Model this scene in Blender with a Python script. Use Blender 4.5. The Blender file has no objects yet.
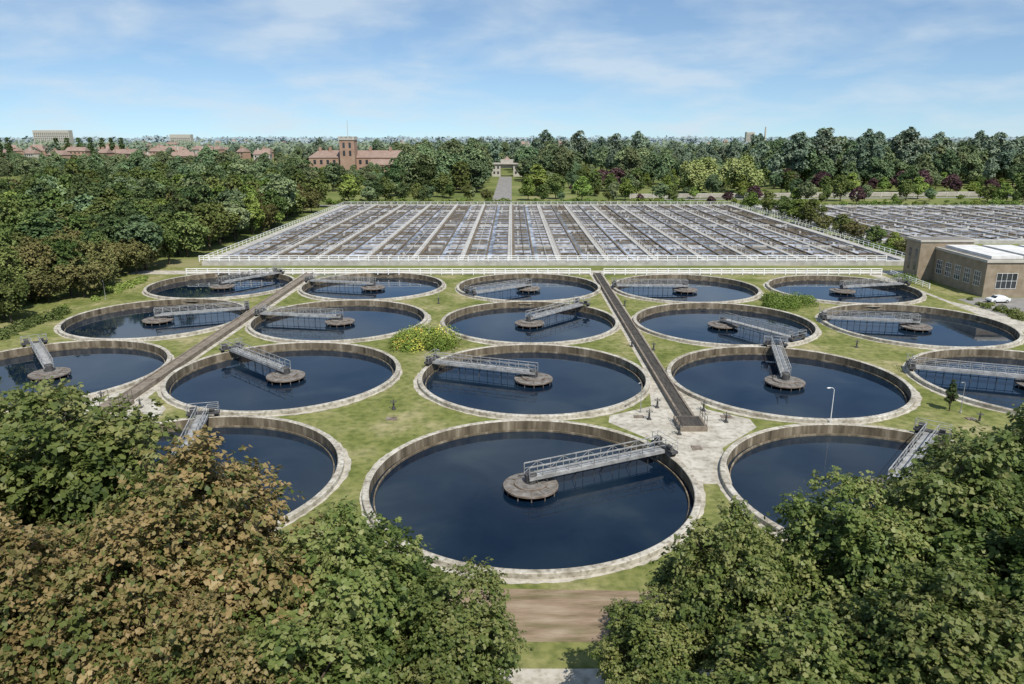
import bpy, math, random
import numpy as np
from mathutils import Vector
from mathutils.geometry import delaunay_2d_cdt
random.seed(7); np.random.seed(7)
scene=bpy.context.scene
COL=scene.collection
# ------------------------------------------------------------------ materials
def new_mat(name):
    m=bpy.data.materials.new(name); m.use_nodes=True
    nt=m.node_tree; nt.nodes.clear()
    out=nt.nodes.new('ShaderNodeOutputMaterial')
    return m,nt,out
def N(nt,t,**kw):
    n=nt.nodes.new(t)
    for k,v in kw.items(): setattr(n,k,v)
    return n
def ramp(nt,stops):
    r=N(nt,'ShaderNodeValToRGB'); e=r.color_ramp.elements
    while len(e)<len(stops): e.new(0.5)
    for i,(p,c) in enumerate(stops):
        e[i].position=p; e[i].color=(c[0],c[1],c[2],1)
    return r
def noise_mat(name,stops,scale=1.0,detail=6,rough=0.85,bump=0.0,bscale=8.0,stretch=(1,1,1),spec=0.3,scale2=None,stops2=None,metal=0.0,fac2=0.5):
    m,nt,out=new_mat(name); L=nt.links.new
    g=N(nt,'ShaderNodeNewGeometry'); mp=N(nt,'ShaderNodeMapping'); mp.inputs['Scale'].default_value=stretch
    L(g.outputs['Position'],mp.inputs['Vector'])
    n=N(nt,'ShaderNodeTexNoise'); n.inputs['Scale'].default_value=scale; n.inputs['Detail'].default_value=detail; n.inputs['Roughness'].default_value=0.62
    L(mp.outputs[0],n.inputs['Vector'])
    r=ramp(nt,stops); L(n.outputs['Fac'],r.inputs[0]); col=r.outputs[0]
    if stops2:
        n2=N(nt,'ShaderNodeTexNoise'); n2.inputs['Scale'].default_value=scale2; n2.inputs['Detail'].default_value=5
        L(mp.outputs[0],n2.inputs['Vector'])
        r2=ramp(nt,stops2); L(n2.outputs['Fac'],r2.inputs[0])
        mx=N(nt,'ShaderNodeMix',data_type='RGBA',blend_type='MULTIPLY'); mx.inputs[0].default_value=fac2
        L(col,mx.inputs[6]); L(r2.outputs[0],mx.inputs[7]); col=mx.outputs[2]
    b=N(nt,'ShaderNodeBsdfPrincipled'); b.inputs['Roughness'].default_value=rough; b.inputs['Specular IOR Level'].default_value=spec
    b.inputs['Metallic'].default_value=metal
    L(col,b.inputs['Base Color'])
    if bump>0:
        n3=N(nt,'ShaderNodeTexNoise'); n3.inputs['Scale'].default_value=bscale; n3.inputs['Detail'].default_value=5
        L(mp.outputs[0],n3.inputs['Vector'])
        bp=N(nt,'ShaderNodeBump'); bp.inputs['Strength'].default_value=bump; bp.inputs['Distance'].default_value=0.1
        L(n3.outputs['Fac'],bp.inputs['Height']); L(bp.outputs[0],b.inputs['Normal'])
    L(b.outputs[0],out.inputs[0]); return m
def leaf_mat(name,stops,transl=0.3,hue=0.03,vmin=0.72,vmax=1.3):
    m,nt,out=new_mat(name); L=nt.links.new
    a=N(nt,'ShaderNodeAttribute',attribute_name='tint')
    oi=N(nt,'ShaderNodeObjectInfo')
    r=ramp(nt,stops); L(a.outputs['Fac'],r.inputs[0])
    hs=N(nt,'ShaderNodeHueSaturation')
    mr=N(nt,'ShaderNodeMapRange'); mr.inputs[3].default_value=0.5-hue; mr.inputs[4].default_value=0.5+hue
    L(oi.outputs['Random'],mr.inputs[0]); L(mr.outputs[0],hs.inputs['Hue'])
    mr2=N(nt,'ShaderNodeMath',operation='FRACT'); mm=N(nt,'ShaderNodeMath',operation='MULTIPLY'); mm.inputs[1].default_value=7.31
    L(oi.outputs['Random'],mm.inputs[0]); L(mm.outputs[0],mr2.inputs[0])
    mr3=N(nt,'ShaderNodeMapRange'); mr3.inputs[3].default_value=vmin; mr3.inputs[4].default_value=vmax
    L(mr2.outputs[0],mr3.inputs[0]); L(mr3.outputs[0],hs.inputs['Value'])
    L(r.outputs[0],hs.inputs['Color'])
    if transl>0:
        b=N(nt,'ShaderNodeBsdfPrincipled'); b.inputs['Roughness'].default_value=0.5; b.inputs['Specular IOR Level'].default_value=0.25
        L(hs.outputs[0],b.inputs['Base Color'])
        t=N(nt,'ShaderNodeBsdfTranslucent'); L(hs.outputs[0],t.inputs[0])
        mx=N(nt,'ShaderNodeMixShader'); mx.inputs[0].default_value=transl
        L(b.outputs[0],mx.inputs[1]); L(t.outputs[0],mx.inputs[2]); L(mx.outputs[0],out.inputs[0])
    else:
        b=N(nt,'ShaderNodeBsdfDiffuse'); L(hs.outputs[0],b.inputs[0]); L(b.outputs[0],out.inputs[0])
    return m

M={}
M['grass']=noise_mat('grass',[(0.30,(0.10,0.125,0.03)),(0.43,(0.165,0.18,0.052)),(0.53,(0.22,0.22,0.08)),(0.64,(0.33,0.29,0.15))],scale=0.13,detail=14,rough=0.95,bump=0.5,bscale=4,spec=0.1,
   scale2=1.1,stops2=[(0.34,(0.48,0.56,0.45)),(0.58,(1,1,1))],fac2=0.8)
M['farland']=noise_mat('far_grass',[(0.35,(0.10,0.13,0.04)),(0.55,(0.17,0.19,0.065)),(0.7,(0.27,0.24,0.13))],scale=0.02,detail=10,rough=1,spec=0.05)
M['paving']=noise_mat('concrete_paving',[(0.3,(0.31,0.28,0.225)),(0.5,(0.45,0.415,0.345)),(0.7,(0.56,0.525,0.45))],scale=0.5,detail=9,bump=0.2,bscale=10,
   scale2=1.6,stops2=[(0.36,(0.5,0.49,0.42)),(0.52,(1,1,1))],fac2=0.6)
M['wall']=noise_mat('tank_concrete',[(0.32,(0.25,0.22,0.17)),(0.48,(0.42,0.385,0.315)),(0.64,(0.55,0.515,0.445))],scale=0.5,detail=10,bump=0.3,bscale=6,
   scale2=2.4,stops2=[(0.36,(0.42,0.41,0.35)),(0.53,(1,1,1))],fac2=0.7)
M['wallin']=noise_mat('stained_concrete',[(0.3,(0.055,0.043,0.027)),(0.52,(0.16,0.13,0.088)),(0.70,(0.34,0.29,0.215))],scale=1.0,detail=8,stretch=(1,1,0.15),bump=0.2)
M['dirt']=noise_mat('dirt_road',[(0.3,(0.16,0.115,0.07)),(0.5,(0.26,0.19,0.125)),(0.70,(0.34,0.27,0.19))],scale=0.6,detail=9,bump=0.5,bscale=3,stretch=(0.4,1.8,1),scale2=0.5,stops2=[(0.34,(0.5,0.58,0.38)),(0.5,(1,1,1))],fac2=0.8)
M['tarmac']=noise_mat('old_tarmac',[(0.3,(0.17,0.16,0.145)),(0.7,(0.30,0.285,0.26))],scale=0.3,detail=8)
M['channel']=noise_mat('channel_steel',[(0.3,(0.03,0.027,0.024)),(0.7,(0.085,0.075,0.06))],scale=1.2,detail=8,stretch=(3,0.6,1))
M['chwall']=noise_mat('channel_wall',[(0.3,(0.13,0.105,0.08)),(0.7,(0.28,0.235,0.18))],scale=0.9,detail=8)
M['white']=noise_mat('white_paint',[(0.3,(0.66,0.65,0.62)),(0.6,(0.8,0.8,0.78))],scale=0.8,rough=0.5)
M['steel']=noise_mat('galvanised_steel',[(0.3,(0.16,0.16,0.15)),(0.55,(0.32,0.32,0.31)),(0.75,(0.45,0.445,0.42))],scale=1.2,rough=0.6)
M['darksteel']=noise_mat('dark_steel',[(0.3,(0.04,0.04,0.042)),(0.7,(0.10,0.095,0.09))],scale=1.5,rough=0.6)
M['rust']=noise_mat('rusty_steel',[(0.3,(0.09,0.06,0.04)),(0.5,(0.18,0.145,0.115)),(0.7,(0.28,0.245,0.21))],scale=1.4,detail=9,rough=0.9)
M['plat']=noise_mat('platform_plate',[(0.3,(0.08,0.068,0.056)),(0.5,(0.165,0.152,0.135)),(0.72,(0.27,0.255,0.235))],scale=1.3,detail=9,rough=0.85)
M['brick']=noise_mat('brown_brick',[(0.3,(0.21,0.165,0.11)),(0.7,(0.33,0.27,0.195))],scale=0.8,detail=9)
M['redbrick']=noise_mat('red_brick',[(0.3,(0.29,0.18,0.125)),(0.7,(0.39,0.27,0.195))],scale=0.2,detail=8)
M['stone']=noise_mat('pale_stone',[(0.3,(0.38,0.35,0.29)),(0.7,(0.5,0.47,0.41))],scale=0.4,detail=6)
M['rooftile']=noise_mat('roof_tile',[(0.3,(0.22,0.15,0.12)),(0.7,(0.31,0.225,0.18))],scale=0.3,detail=8)
M['roofwhite']=noise_mat('white_roof_felt',[(0.3,(0.5,0.49,0.46)),(0.7,(0.76,0.75,0.72))],scale=0.4,detail=8)
M['rooffelt']=noise_mat('roof_felt',[(0.3,(0.14,0.125,0.11)),(0.7,(0.26,0.24,0.21))],scale=0.4,detail=8)
M['glass']=noise_mat('window_glass',[(0.3,(0.02,0.025,0.03)),(0.7,(0.05,0.055,0.06))],scale=0.6,rough=0.12,spec=0.6)
M['bark']=noise_mat('bark',[(0.3,(0.05,0.038,0.026)),(0.7,(0.13,0.10,0.07))],scale=3,detail=6,stretch=(1,1,0.3),bump=0.5)
M['rubber']=noise_mat('rubber',[(0.3,(0.015,0.015,0.015)),(0.7,(0.03,0.03,0.03))],scale=3)
M['carpaint']=noise_mat('white_car_paint',[(0.3,(0.72,0.72,0.7)),(0.7,(0.8,0.8,0.78))],scale=0.5,rough=0.25,spec=0.5)
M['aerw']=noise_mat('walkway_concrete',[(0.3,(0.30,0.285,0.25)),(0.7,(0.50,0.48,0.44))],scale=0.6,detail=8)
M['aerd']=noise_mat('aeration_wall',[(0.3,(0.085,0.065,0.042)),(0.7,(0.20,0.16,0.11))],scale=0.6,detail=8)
def waterlike(name,a,b,scale,rough,stops_pos=(0.4,0.62)):
    return noise_mat(name,[(stops_pos[0],a),(stops_pos[1],b)],scale=scale,detail=10,rough=rough,bump=0.25,bscale=2.5,spec=0.4,stretch=(1.3,0.45,1))
M['aer0']=waterlike('aerated_water_brown',(0.08,0.065,0.045),(0.20,0.18,0.15),0.5,0.3)
M['aer1']=waterlike('aerated_water_grey',(0.10,0.105,0.115),(0.32,0.345,0.39),0.5,0.35)
M['aer2']=waterlike('aerated_water_foam',(0.17,0.18,0.195),(0.50,0.52,0.57),0.5,0.4)
def water():
    m,nt,out=new_mat('clarifier_water'); L=nt.links.new
    g=N(nt,'ShaderNodeNewGeometry')
    n=N(nt,'ShaderNodeTexNoise'); n.inputs['Scale'].default_value=0.10; n.inputs['Detail'].default_value=7; n.inputs['Distortion'].default_value=.6
    L(g.outputs['Position'],n.inputs['Vector'])
    r=ramp(nt,[(0.35,(0.003,0.010,0.023)),(0.55,(0.009,0.019,0.033)),(0.7,(0.022,0.033,0.043))]); L(n.outputs['Fac'],r.inputs[0])
    b=N(nt,'ShaderNodeBsdfPrincipled'); b.inputs['IOR'].default_value=1.36
    rr=N(nt,'ShaderNodeMapRange'); rr.inputs[1].default_value=.4; rr.inputs[2].default_value=.7; rr.inputs[3].default_value=.02; rr.inputs[4].default_value=.09
    L(n.outputs['Fac'],rr.inputs[0]); L(rr.outputs[0],b.inputs['Roughness'])
    L(r.outputs[0],b.inputs['Base Color'])
    n3=N(nt,'ShaderNodeTexNoise'); n3.inputs['Scale'].default_value=1.1; n3.inputs['Detail'].default_value=3
    L(g.outputs['Position'],n3.inputs['Vector'])
    bp=N(nt,'ShaderNodeBump'); bp.inputs['Strength'].default_value=0.03; bp.inputs['Distance'].default_value=0.1
    L(n3.outputs['Fac'],bp.inputs['Height']); L(bp.outputs[0],b.inputs['Normal'])
    L(b.outputs[0],out.inputs[0]); return m
M['water']=water()
M['lf_syc']=leaf_mat('sycamore_leaves',[(0.0,(0.065,0.10,0.024)),(0.4,(0.135,0.18,0.046)),(0.75,(0.21,0.25,0.075)),(1.0,(0.29,0.30,0.11))],0.4,0.010,.8,1.15)
M['lf_red']=leaf_mat('sycamore_leaves_with_keys',[(0.0,(0.075,0.105,0.026)),(0.42,(0.17,0.195,0.055)),(0.55,(0.25,0.20,0.08)),(0.8,(0.37,0.265,0.12)),(1.0,(0.46,0.36,0.18))],0.4,0.006,.88,1.12)
M['lf_wood']=leaf_mat('woodland_leaves',[(0.0,(0.06,0.09,0.026)),(0.5,(0.12,0.155,0.048)),(1.0,(0.19,0.215,0.08))],0,0.025)
M['lf_dark']=leaf_mat('dark_leaves',[(0.0,(0.042,0.07,0.03)),(0.5,(0.08,0.115,0.045)),(1.0,(0.125,0.16,0.065))],0,0.02)
M['lf_brown']=leaf_mat('olive_leaves',[(0.0,(0.075,0.08,0.03)),(0.5,(0.15,0.145,0.055)),(1.0,(0.235,0.20,0.085))],0,0.02)
M['lf_bright']=leaf_mat('bright_leaves',[(0.0,(0.09,0.135,0.03)),(0.5,(0.165,0.225,0.05)),(1.0,(0.25,0.30,0.095))],0,0.02)
M['lf_willow']=leaf_mat('willow_leaves',[(0.0,(0.17,0.21,0.065)),(0.5,(0.29,0.33,0.12)),(1.0,(0.40,0.42,0.18))],0,0.01,.95,1.1)
M['lf_purple']=leaf_mat('copper_leaves',[(0.0,(0.045,0.03,0.034)),(0.5,(0.09,0.052,0.056)),(1.0,(0.135,0.085,0.08))],0,0.02)
M['lf_far_haze']=leaf_mat('far_leaves_haze_tint',[(0.0,(0.13,0.18,0.13)),(0.5,(0.19,0.245,0.165)),(1.0,(0.26,0.31,0.20))],0,0.03,.8,1.15)  # distance haze put into the colour: paler, bluer leaf greens
M['lf_mid_haze']=leaf_mat('mid_leaves_haze_tint',[(0.0,(0.095,0.135,0.072)),(0.5,(0.155,0.205,0.10)),(1.0,(0.23,0.275,0.13))],0,0.035)  # milder haze mixed into these leaf greens for the middle distance
M['lf_hazy']=leaf_mat('hazy_leaves',[(0.0,(0.23,0.29,0.33)),(0.5,(0.28,0.34,0.37)),(1.0,(0.34,0.39,0.40))],0,0.02)  # horizon haze painted in as blue-grey leaf colour for the farthest belt
M['flower']=leaf_mat('flowering_shrub',[(0.0,(0.06,0.10,0.02)),(0.45,(0.14,0.19,0.04)),(0.78,(0.22,0.26,0.06)),(0.9,(0.5,0.42,0.07)),(0.96,(0.5,0.40,0.10)),(1.0,(0.42,0.09,0.07))],0,0.01)
# ------------------------------------------------------------------ mesh builder
class MB:
    def __init__(s): s.v=[]; s.f=[]; s.m=[]
    def add(s,vs,fs,mi=0):
        o=len(s.v); s.v.extend(vs)
        for f in fs: s.f.append([i+o for i in f]); s.m.append(mi)
    def box(s,x0,y0,z0,x1,y1,z1,mi=0):
        s.add([(x0,y0,z0),(x1,y0,z0),(x1,y1,z0),(x0,y1,z0),(x0,y0,z1),(x1,y0,z1),(x1,y1,z1),(x0,y1,z1)],
              [(0,3,2,1),(4,5,6,7),(0,1,5,4),(1,2,6,5),(2,3,7,6),(3,0,4,7)],mi)
    def quad(s,a,b,c,d,mi=0): s.add([a,b,c,d],[(0,1,2,3)],mi)
    def tube(s,p,q,r0,r1=None,n=6,mi=0,cap=True):
        r1=r0 if r1 is None else r1
        p=Vector(p); q=Vector(q); d=(q-p)
        if d.length<1e-6: return
        d.normalize(); a=d.orthogonal().normalized(); b=d.cross(a)
        vs=[]
        for c,r in((p,r0),(q,r1)):
            for i in range(n):
                t=2*math.pi*i/n+math.pi/n
                vs.append(tuple(c+a*math.cos(t)*r+b*math.sin(t)*r))
        fs=[(i,(i+1)%n,n+(i+1)%n,n+i) for i in range(n)]
        if cap: fs+= [tuple(range(n-1,-1,-1)),tuple(range(n,2*n))]
        s.add(vs,fs,mi)
    def lathe(s,prof,n=96,mi=0,cx=0,cy=0,mis=None):
        vs=[]
        for (r,z) in prof:
            for i in range(n):
                t=2*math.pi*i/n; vs.append((cx+r*math.cos(t),cy+r*math.sin(t),z))
        o=len(s.v); s.v.extend(vs)
        for k in range(len(prof)-1):
            for i in range(n):
                j=(i+1)%n
                s.f.append([o+k*n+i,o+k*n+j,o+(k+1)*n+j,o+(k+1)*n+i]); s.m.append(mis[k] if mis else mi)
    def disc(s,r,z,n=48,mi=0,cx=0,cy=0):
        s.add([(cx+r*math.cos(2*math.pi*i/n),cy+r*math.sin(2*math.pi*i/n),z) for i in range(n)],[tuple(range(n))],mi)
    def mesh(s,name,mats):
        me=bpy.data.meshes.new(name); me.from_pydata(s.v,[],s.f)
        for m in mats: me.materials.append(m)
        me.polygons.foreach_set('material_index',s.m); me.update(); return me
    def obj(s,name,mats,parent=None,loc=(0,0,0)):
        return mkobj(name,s.mesh(name,mats),parent,loc)
def mkobj(name,me,parent=None,loc=(0,0,0),rz=0,sc=None):
    o=bpy.data.objects.new(name,me); COL.objects.link(o); o.location=loc; o.rotation_euler=(0,0,rz)
    if sc: o.scale=sc
    if parent: o.parent=parent
    return o
def empty(name,loc=(0,0,0),rz=0):
    o=bpy.data.objects.new(name,None); COL.objects.link(o); o.location=loc; o.rotation_euler=(0,0,rz); o.empty_display_size=0.5; return o
# ------------------------------------------------------------------ leaves
LEAF6=np.array([(-.5,0,0),(-.12,.46,.10),(.2,.28,.07),(.58,0,-.06),(.2,-.28,.07),(-.12,-.46,.10)])
LEAF4=np.array([(-.5,-.1,0),(.05,.42,.05),(.52,.06,0),(-.02,-.45,.05)])
def unit(a): return a/np.maximum(np.linalg.norm(a,axis=1,keepdims=True),1e-6)
def leaf_mesh(name,P,Nn,S,T,mat,shape,mb=None,bark=None,rng=np.random):
    n=len(P); k=len(shape)
    Nn=unit(Nn); t=unit(np.cross(Nn,rng.normal(size=(n,3)))); b=np.cross(Nn,t)
    V=(P[:,None,:]+S[:,None,None]*(shape[None,:,0:1]*t[:,None,:]+shape[None,:,1:2]*b[:,None,:]+shape[None,:,2:3]*Nn[:,None,:])).reshape(-1,3)
    tint=np.repeat(T,k)
    nb=0; loops=[]; starts=[]; mi=[]
    if mb:
        bv=np.array(mb.v,dtype=float); nb=len(bv); V=np.vstack([bv,V]); tint=np.concatenate([np.zeros(nb),tint])
        cur=0
        for f in mb.f: loops.extend(f); starts.append(cur); cur+=len(f); mi.append(1)
    l0=len(loops)
    loops=np.concatenate([np.array(loops,dtype=np.int64),np.arange(n*k)+nb]); starts=np.concatenate([np.array(starts,dtype=np.int64),l0+np.arange(n)*k])
    mi=np.concatenate([np.array(mi,dtype=np.int64),np.zeros(n,dtype=np.int64)])
    me=bpy.data.meshes.new(name)
    me.vertices.add(len(V)); me.vertices.foreach_set('co',V.astype(np.float32).ravel())
    me.loops.add(len(loops)); me.loops.foreach_set('vertex_index',loops.astype(np.int32))
    me.polygons.add(len(starts)); me.polygons.foreach_set('loop_start',starts.astype(np.int32))
    me.update(calc_edges=True)
    me.materials.append(mat)
    if bark: me.materials.append(bark)
    me.polygons.foreach_set('material_index',mi.astype(np.int32))
    at=me.attributes.new('tint','FLOAT','POINT'); at.data.foreach_set('value',tint.astype(np.float32))
    me.validate()
    return me
def tree_mesh(name,H,R,base,nl,lr,nsp,per,ls,mat,seed,shape=LEAF4,flat=1.0,tintw=0.35,spray_r=0.5,keys=0.0,topbias=0.25,droop=0.0,pyramid=0.0,rr0=0.7,rr1=1.08,ins=0.66,lumpy=(0.65,1.2),elong=0.0):
    rng=np.random.RandomState(seed); rd=random.Random(seed)
    zc=(H+base)/2; hz=(H-base)/2
    d=unit(rng.normal(size=(nl,3))); d[:,2]+=topbias*rng.rand(nl); d=unit(d)
    fr=rng.uniform(0.35,0.82,nl)
    C=d*fr[:,None]; 
    ax=np.array([R-lr*0.8,R-lr*0.8,hz-lr*0.8*min(1,hz/R)])/0.8
    C=C*ax; 
    if pyramid>0:
        s=1-pyramid*(C[:,2]/hz*0.5+0.5); C[:,0]*=s; C[:,1]*=s
    C[:,2]+=zc
    C[0]=(0,0,H-lr*0.9)
    LR=lr*rng.uniform(lumpy[0],lumpy[1],nl)
    Ctint=rng.rand(nl)
    over=int(nsp*2.2)
    li=rng.choice(nl,over,p=LR**2/np.sum(LR**2))
    dd=unit(rng.normal(size=(over,3))+np.array([0,0,0.35])+0.5*unit(C[li]-np.array([0,0,zc])))
    rr=LR[li]*(rr0+(rr1-rr0)*rng.rand(over)**1.3)
    P=C[li]+dd*rr[:,None]*np.array([1,1,0.85])
    inside=np.zeros(over,bool)
    for j in range(nl):
        q=np.linalg.norm((P-C[j]),axis=1); inside|=(q<LR[j]*ins)
    keep=~inside; P=P[keep][:nsp]; dd=dd[keep][:nsp]; lt=Ctint[li[keep][:nsp]]
    ns=len(P)
    n0=unit(dd*0.65+np.array([0,0,0.85*flat])+rng.normal(size=(ns,3))*0.25)
    st=rng.rand(ns)
    Pn=np.repeat(P,per,axis=0); nn=np.repeat(n0,per,axis=0); tot=len(Pn)
    t=unit(np.cross(nn,rng.normal(size=(tot,3))))
    rad=spray_r*np.sqrt(rng.rand(tot))*np.repeat(rng.uniform(0.6,1.4,ns),per)
    Pl=Pn+t*rad[:,None]+rng.normal(size=(tot,3))*spray_r*0.16
    if elong>0:
        ax2=unit(dd+rng.normal(size=(ns,3))*.4+np.array([0,0,.15])); al=np.repeat(ax2,per,axis=0)
        uu=rng.rand(tot)*elong*np.repeat(rng.uniform(.3,1.3,ns),per)
        Pl=Pn+t*(rad*(1-0.55*uu/elong/1.3))[:,None]*.8+al*uu[:,None]+rng.normal(size=(tot,3))*.06
        Pl[:,2]-=uu**2*0.28
    Pl[:,2]-=rad**2*0.3/max(spray_r,0.1)
    Pl[:,2]-=droop*rng.rand(tot)
    nl2=nn+rng.normal(size=(tot,3))*(0.34 if elong>0 else .42)
    S=ls*rng.uniform(0.55,1.25,tot)
    T=np.clip(0.5+tintw*(np.repeat(st,per)-0.5)*1.2+tintw*(np.repeat(lt,per)-0.5)*1.2+rng.normal(size=tot)*0.12,0,1)
    if keys>0:
        # seed-bearing tops: brown keys gather high on each limb and along one side of the crown
        side=np.clip(P[:,0]/R*.25+(P[:,2]-zc)/hz*.18,-.3,.3)
        kz=np.repeat(st*0.45+lt*0.55-side,per)<keys; kz&=(rng.rand(tot)<.85); T=np.where(kz,T*0.5+0.5,T*0.5)
    mb=MB()
    tr=max(0.12,H*0.018)
    mb.tube((0,0,-0.2),(rd.uniform(-.2,.2),rd.uniform(-.2,.2),base+0.3),tr*1.35,tr,8)
    top=Vector((0,0,base+0.3))
    mb.tube(top,(C[0][0],C[0][1],H-lr*2.2),tr,tr*0.3,6)
    for j in range(1,min(nl,26)):
        s=Vector((0,0,base+(C[j][2]-base)*rd.uniform(0.2,0.6))) if C[j][2]>base else top
        e=Vector(C[j]); mid=s.lerp(e,0.5)+Vector((0,0,0.06*R))
        mb.tube(s,mid,tr*0.5,tr*0.32,5,cap=False); mb.tube(mid,e,tr*0.32,tr*0.14,5,cap=False)
    for j in range(min(ns,160)):
        e=Vector(P[j]); s=Vector(C[np.argmin(np.linalg.norm(C-P[j],axis=1))]); mb.tube(s,e,tr*0.10,tr*0.04,3,cap=False)
    return leaf_mesh(name,Pl,nl2,S,T,mat,shape,mb,M['bark'],rng)
# ------------------------------------------------------------------ ground with openings for tanks
XC=[-61.6,-29.7,2.8,35.1,66.9]
YR=[61.0,91.6,121.6,151.2]
ROWDX=[[-1.2,-1.0,-1.1,-1.2,-.6],[0,-.1,0,0,0],[.6,.3,.2,.3,.2],[.5,.6,.6,.6,.8]]
tanks=[]
for ci,x in enumerate(XC):
    for ri,y in enumerate(YR):
        tanks.append((ci,ri,x+ROWDX[ri][ci],y-0.036*(x-2.6)))
pts=[(-6000,-300),(6000,-300),(6000,9000),(-6000,9000)]
edges=[(0,1),(1,2),(2,3),(3,0)]
for (_,_,x,y) in tanks:
    o=len(pts); n=64
    for i in range(n):
        t=2*math.pi*i/n; pts.append((x+14.68*math.cos(t),y+14.68*math.sin(t)))
        edges.append((o+i,o+(i+1)%n))
o=len(pts); pts+=[(-88,-100),(112,-100),(112,176),(-88,176)]; edges+=[(o,o+1),(o+1,o+2),(o+2,o+3),(o+3,o)]
r=delaunay_2d_cdt([Vector(p) for p in pts],edges,[],0,1e-4)
g=MB(); g.v=[(v[0],v[1],0.0) for v in r[0]]
for f in r[2]:
    cx=sum(r[0][i][0] for i in f)/len(f); cy=sum(r[0][i][1] for i in f)/len(f)
    if any((cx-x)**2+(cy-y)**2<14.67**2 for (_,_,x,y) in tanks): continue
    g.f.append(list(f)); g.m.append(0 if (-88<cx<112 and cy<176) else 1)
g.obj('ground',[M['grass'],M['farland']])
# ------------------------------------------------------------------ clarifier tanks
wb=MB()
wb.lathe([(14.95,-0.1),(14.95,0.42),(14.88,0.47),(14.44,0.47),(14.37,0.42),(14.37,-1.4)],128,mis=[0,0,0,0,1])
wall_me=wb.mesh('tank_wall',[M['wall'],M['wallin']])
rb=MB(); rb.lathe([(14.02,-1.4),(14.02,-0.42),(13.91,-0.42),(13.91,-1.4)],128)
weir_me=rb.mesh('weir_ring',[M['wallin']])
wt=MB(); wt.disc(14.39,-0.62,128); water_me=wt.mesh('water',[M['water']])
pb=MB()
pb.lathe([(0.9,-1.4),(0.9,-0.3),(2.3,-0.24),(2.5,-0.2),(2.5,-0.04),(2.42,-0.02),(1.5,0.0),(1.5,0.16),(1.4,0.18),(0.55,0.2),(0.55,1.0),(0.45,1.1),(0.0,1.1)],40,mis=[1,1,0,0,0,1,0,0,1,2,2,2])
for i in range(12):
    t=2*math.pi*i/12; pb.tube((1.5*math.cos(t),1.5*math.sin(t),0.05),(2.4*math.cos(t),2.4*math.sin(t),0.0),0.05,0.04,4,0)
    pb.tube((2.38*math.cos(t),2.38*math.sin(t),-0.1),(2.38*math.cos(t),2.38*math.sin(t),-1.0),0.05,0.05,4,0)
plat_me=pb.mesh('centre_pier',[M['rust'],M['plat'],M['darksteel']])
bb=MB(); L0,L1,hw=-0.4,14.0,0.55
dz=0.85
bb.box(L0,-hw+.06,dz-0.02,L1,hw-.06,dz+0.04,0)
for sy in(-1,1):
    y=sy*hw
    bb.box(L0,y-.05,dz-0.26,L1,y+.05,dz+0.06,0)
    for z,rr in((dz+1.05,.04),(dz+0.55,.022)): bb.box(L0,y-rr,z-rr,L1,y+rr,z+rr,0)
    n=11
    for i in range(n+1):
        x=L0+(L1-L0)*i/n
        bb.box(x-.03,y-.03,dz+.06,x+.03,y+.03,dz+1.02,0)
        if i<n and sy==1:
            x2=L0+(L1-L0)*(i+1)/n
            a,b=((dz+.1,dz+1.0) if i%2==0 else (dz+1.0,dz+.1))
            bb.tube((x,y,a),(x2,y,b),0.022,0.022,4,0,cap=False)
for i in range(1,13):
    x=1.5+i*0.98
    bb.tube((x,0.2*(-1)**i,dz-.25),(x,0.2*(-1)**i,-0.9),0.035,0.035,4,1,cap=False)
    if i%3==0:
        bb.tube((x,-hw,dz-.25),(x,hw,-0.55),0.03,0.03,4,1,cap=False)
bb.tube((2.3,0,dz-.7),(13.4,0,dz-.7),0.04,0.04,4,1)
for sy in(-1,1):
    bb.tube((0.4,sy*.5,0.2),(0.4,sy*hw,dz-.2),0.07,0.07,5,1); bb.tube((1.4,sy*.5,0.2),(1.2,sy*hw,dz-.2),0.07,0.07,5,1)
bb.box(13.9,-1.7,0.82,14.62,1.7,1.05,1)
for sy in(-1,1):
    bb.tube((14.18,sy*1.35,0.73),(14.45,sy*1.35,0.73),0.26,0.26,12,2)
    bb.box(14.1,sy*1.35-.2,0.7,14.5,sy*1.35+.2,0.81,1)
    for xx in(13.95,14.58):
        bb.tube((xx,sy*1.62,1.05),(xx,sy*1.62,2.0),0.03,0.03,4,0)
bb.box(13.95,0.7,1.05,14.5,1.3,1.65,1); bb.tube((14.2,-.65,1.3),(14.2,-1.2,1.3),0.22,0.2,10,1)
for z in(1.55,2.0):
    bb.tube((14.6,-1.62,z),(14.6,1.62,z),0.03,0.03,4,0)
    for sy in(-1,1): bb.tube((13.95,sy*1.62,z),(14.6,sy*1.62,z),0.03,0.03,4,0); bb.tube((13.95,sy*1.62,z),(13.95,sy*hw,z),0.03,0.03,4,0)
bridge_me=bb.mesh('scraper_bridge',[M['steel'],M['darksteel'],M['rubber']])
ANG={(0,0):120,(1,0):103,(2,0):25,(3,0):50,(4,0):140,
     (0,1):128,(1,1):137,(2,1):160,(3,1):76,(4,1):160,
     (0,2):22,(1,2):170,(2,2):48,(3,2):-58,(4,2):168,
     (0,3):55,(1,3):166,(2,3):218,(3,3):178,(4,3):14}
for (ci,ri,x,y) in tanks:
    e=empty('clarifier_tank',(x,y,0))
    mkobj('tank_wall',wall_me,e); mkobj('weir_ring',weir_me,e); mkobj('water',water_me,e); mkobj('centre_pier',plat_me,e)
    mkobj('scraper_bridge',bridge_me,e,rz=math.radians(ANG[(ci,ri)]),sc=(1.024,1,1))
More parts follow.
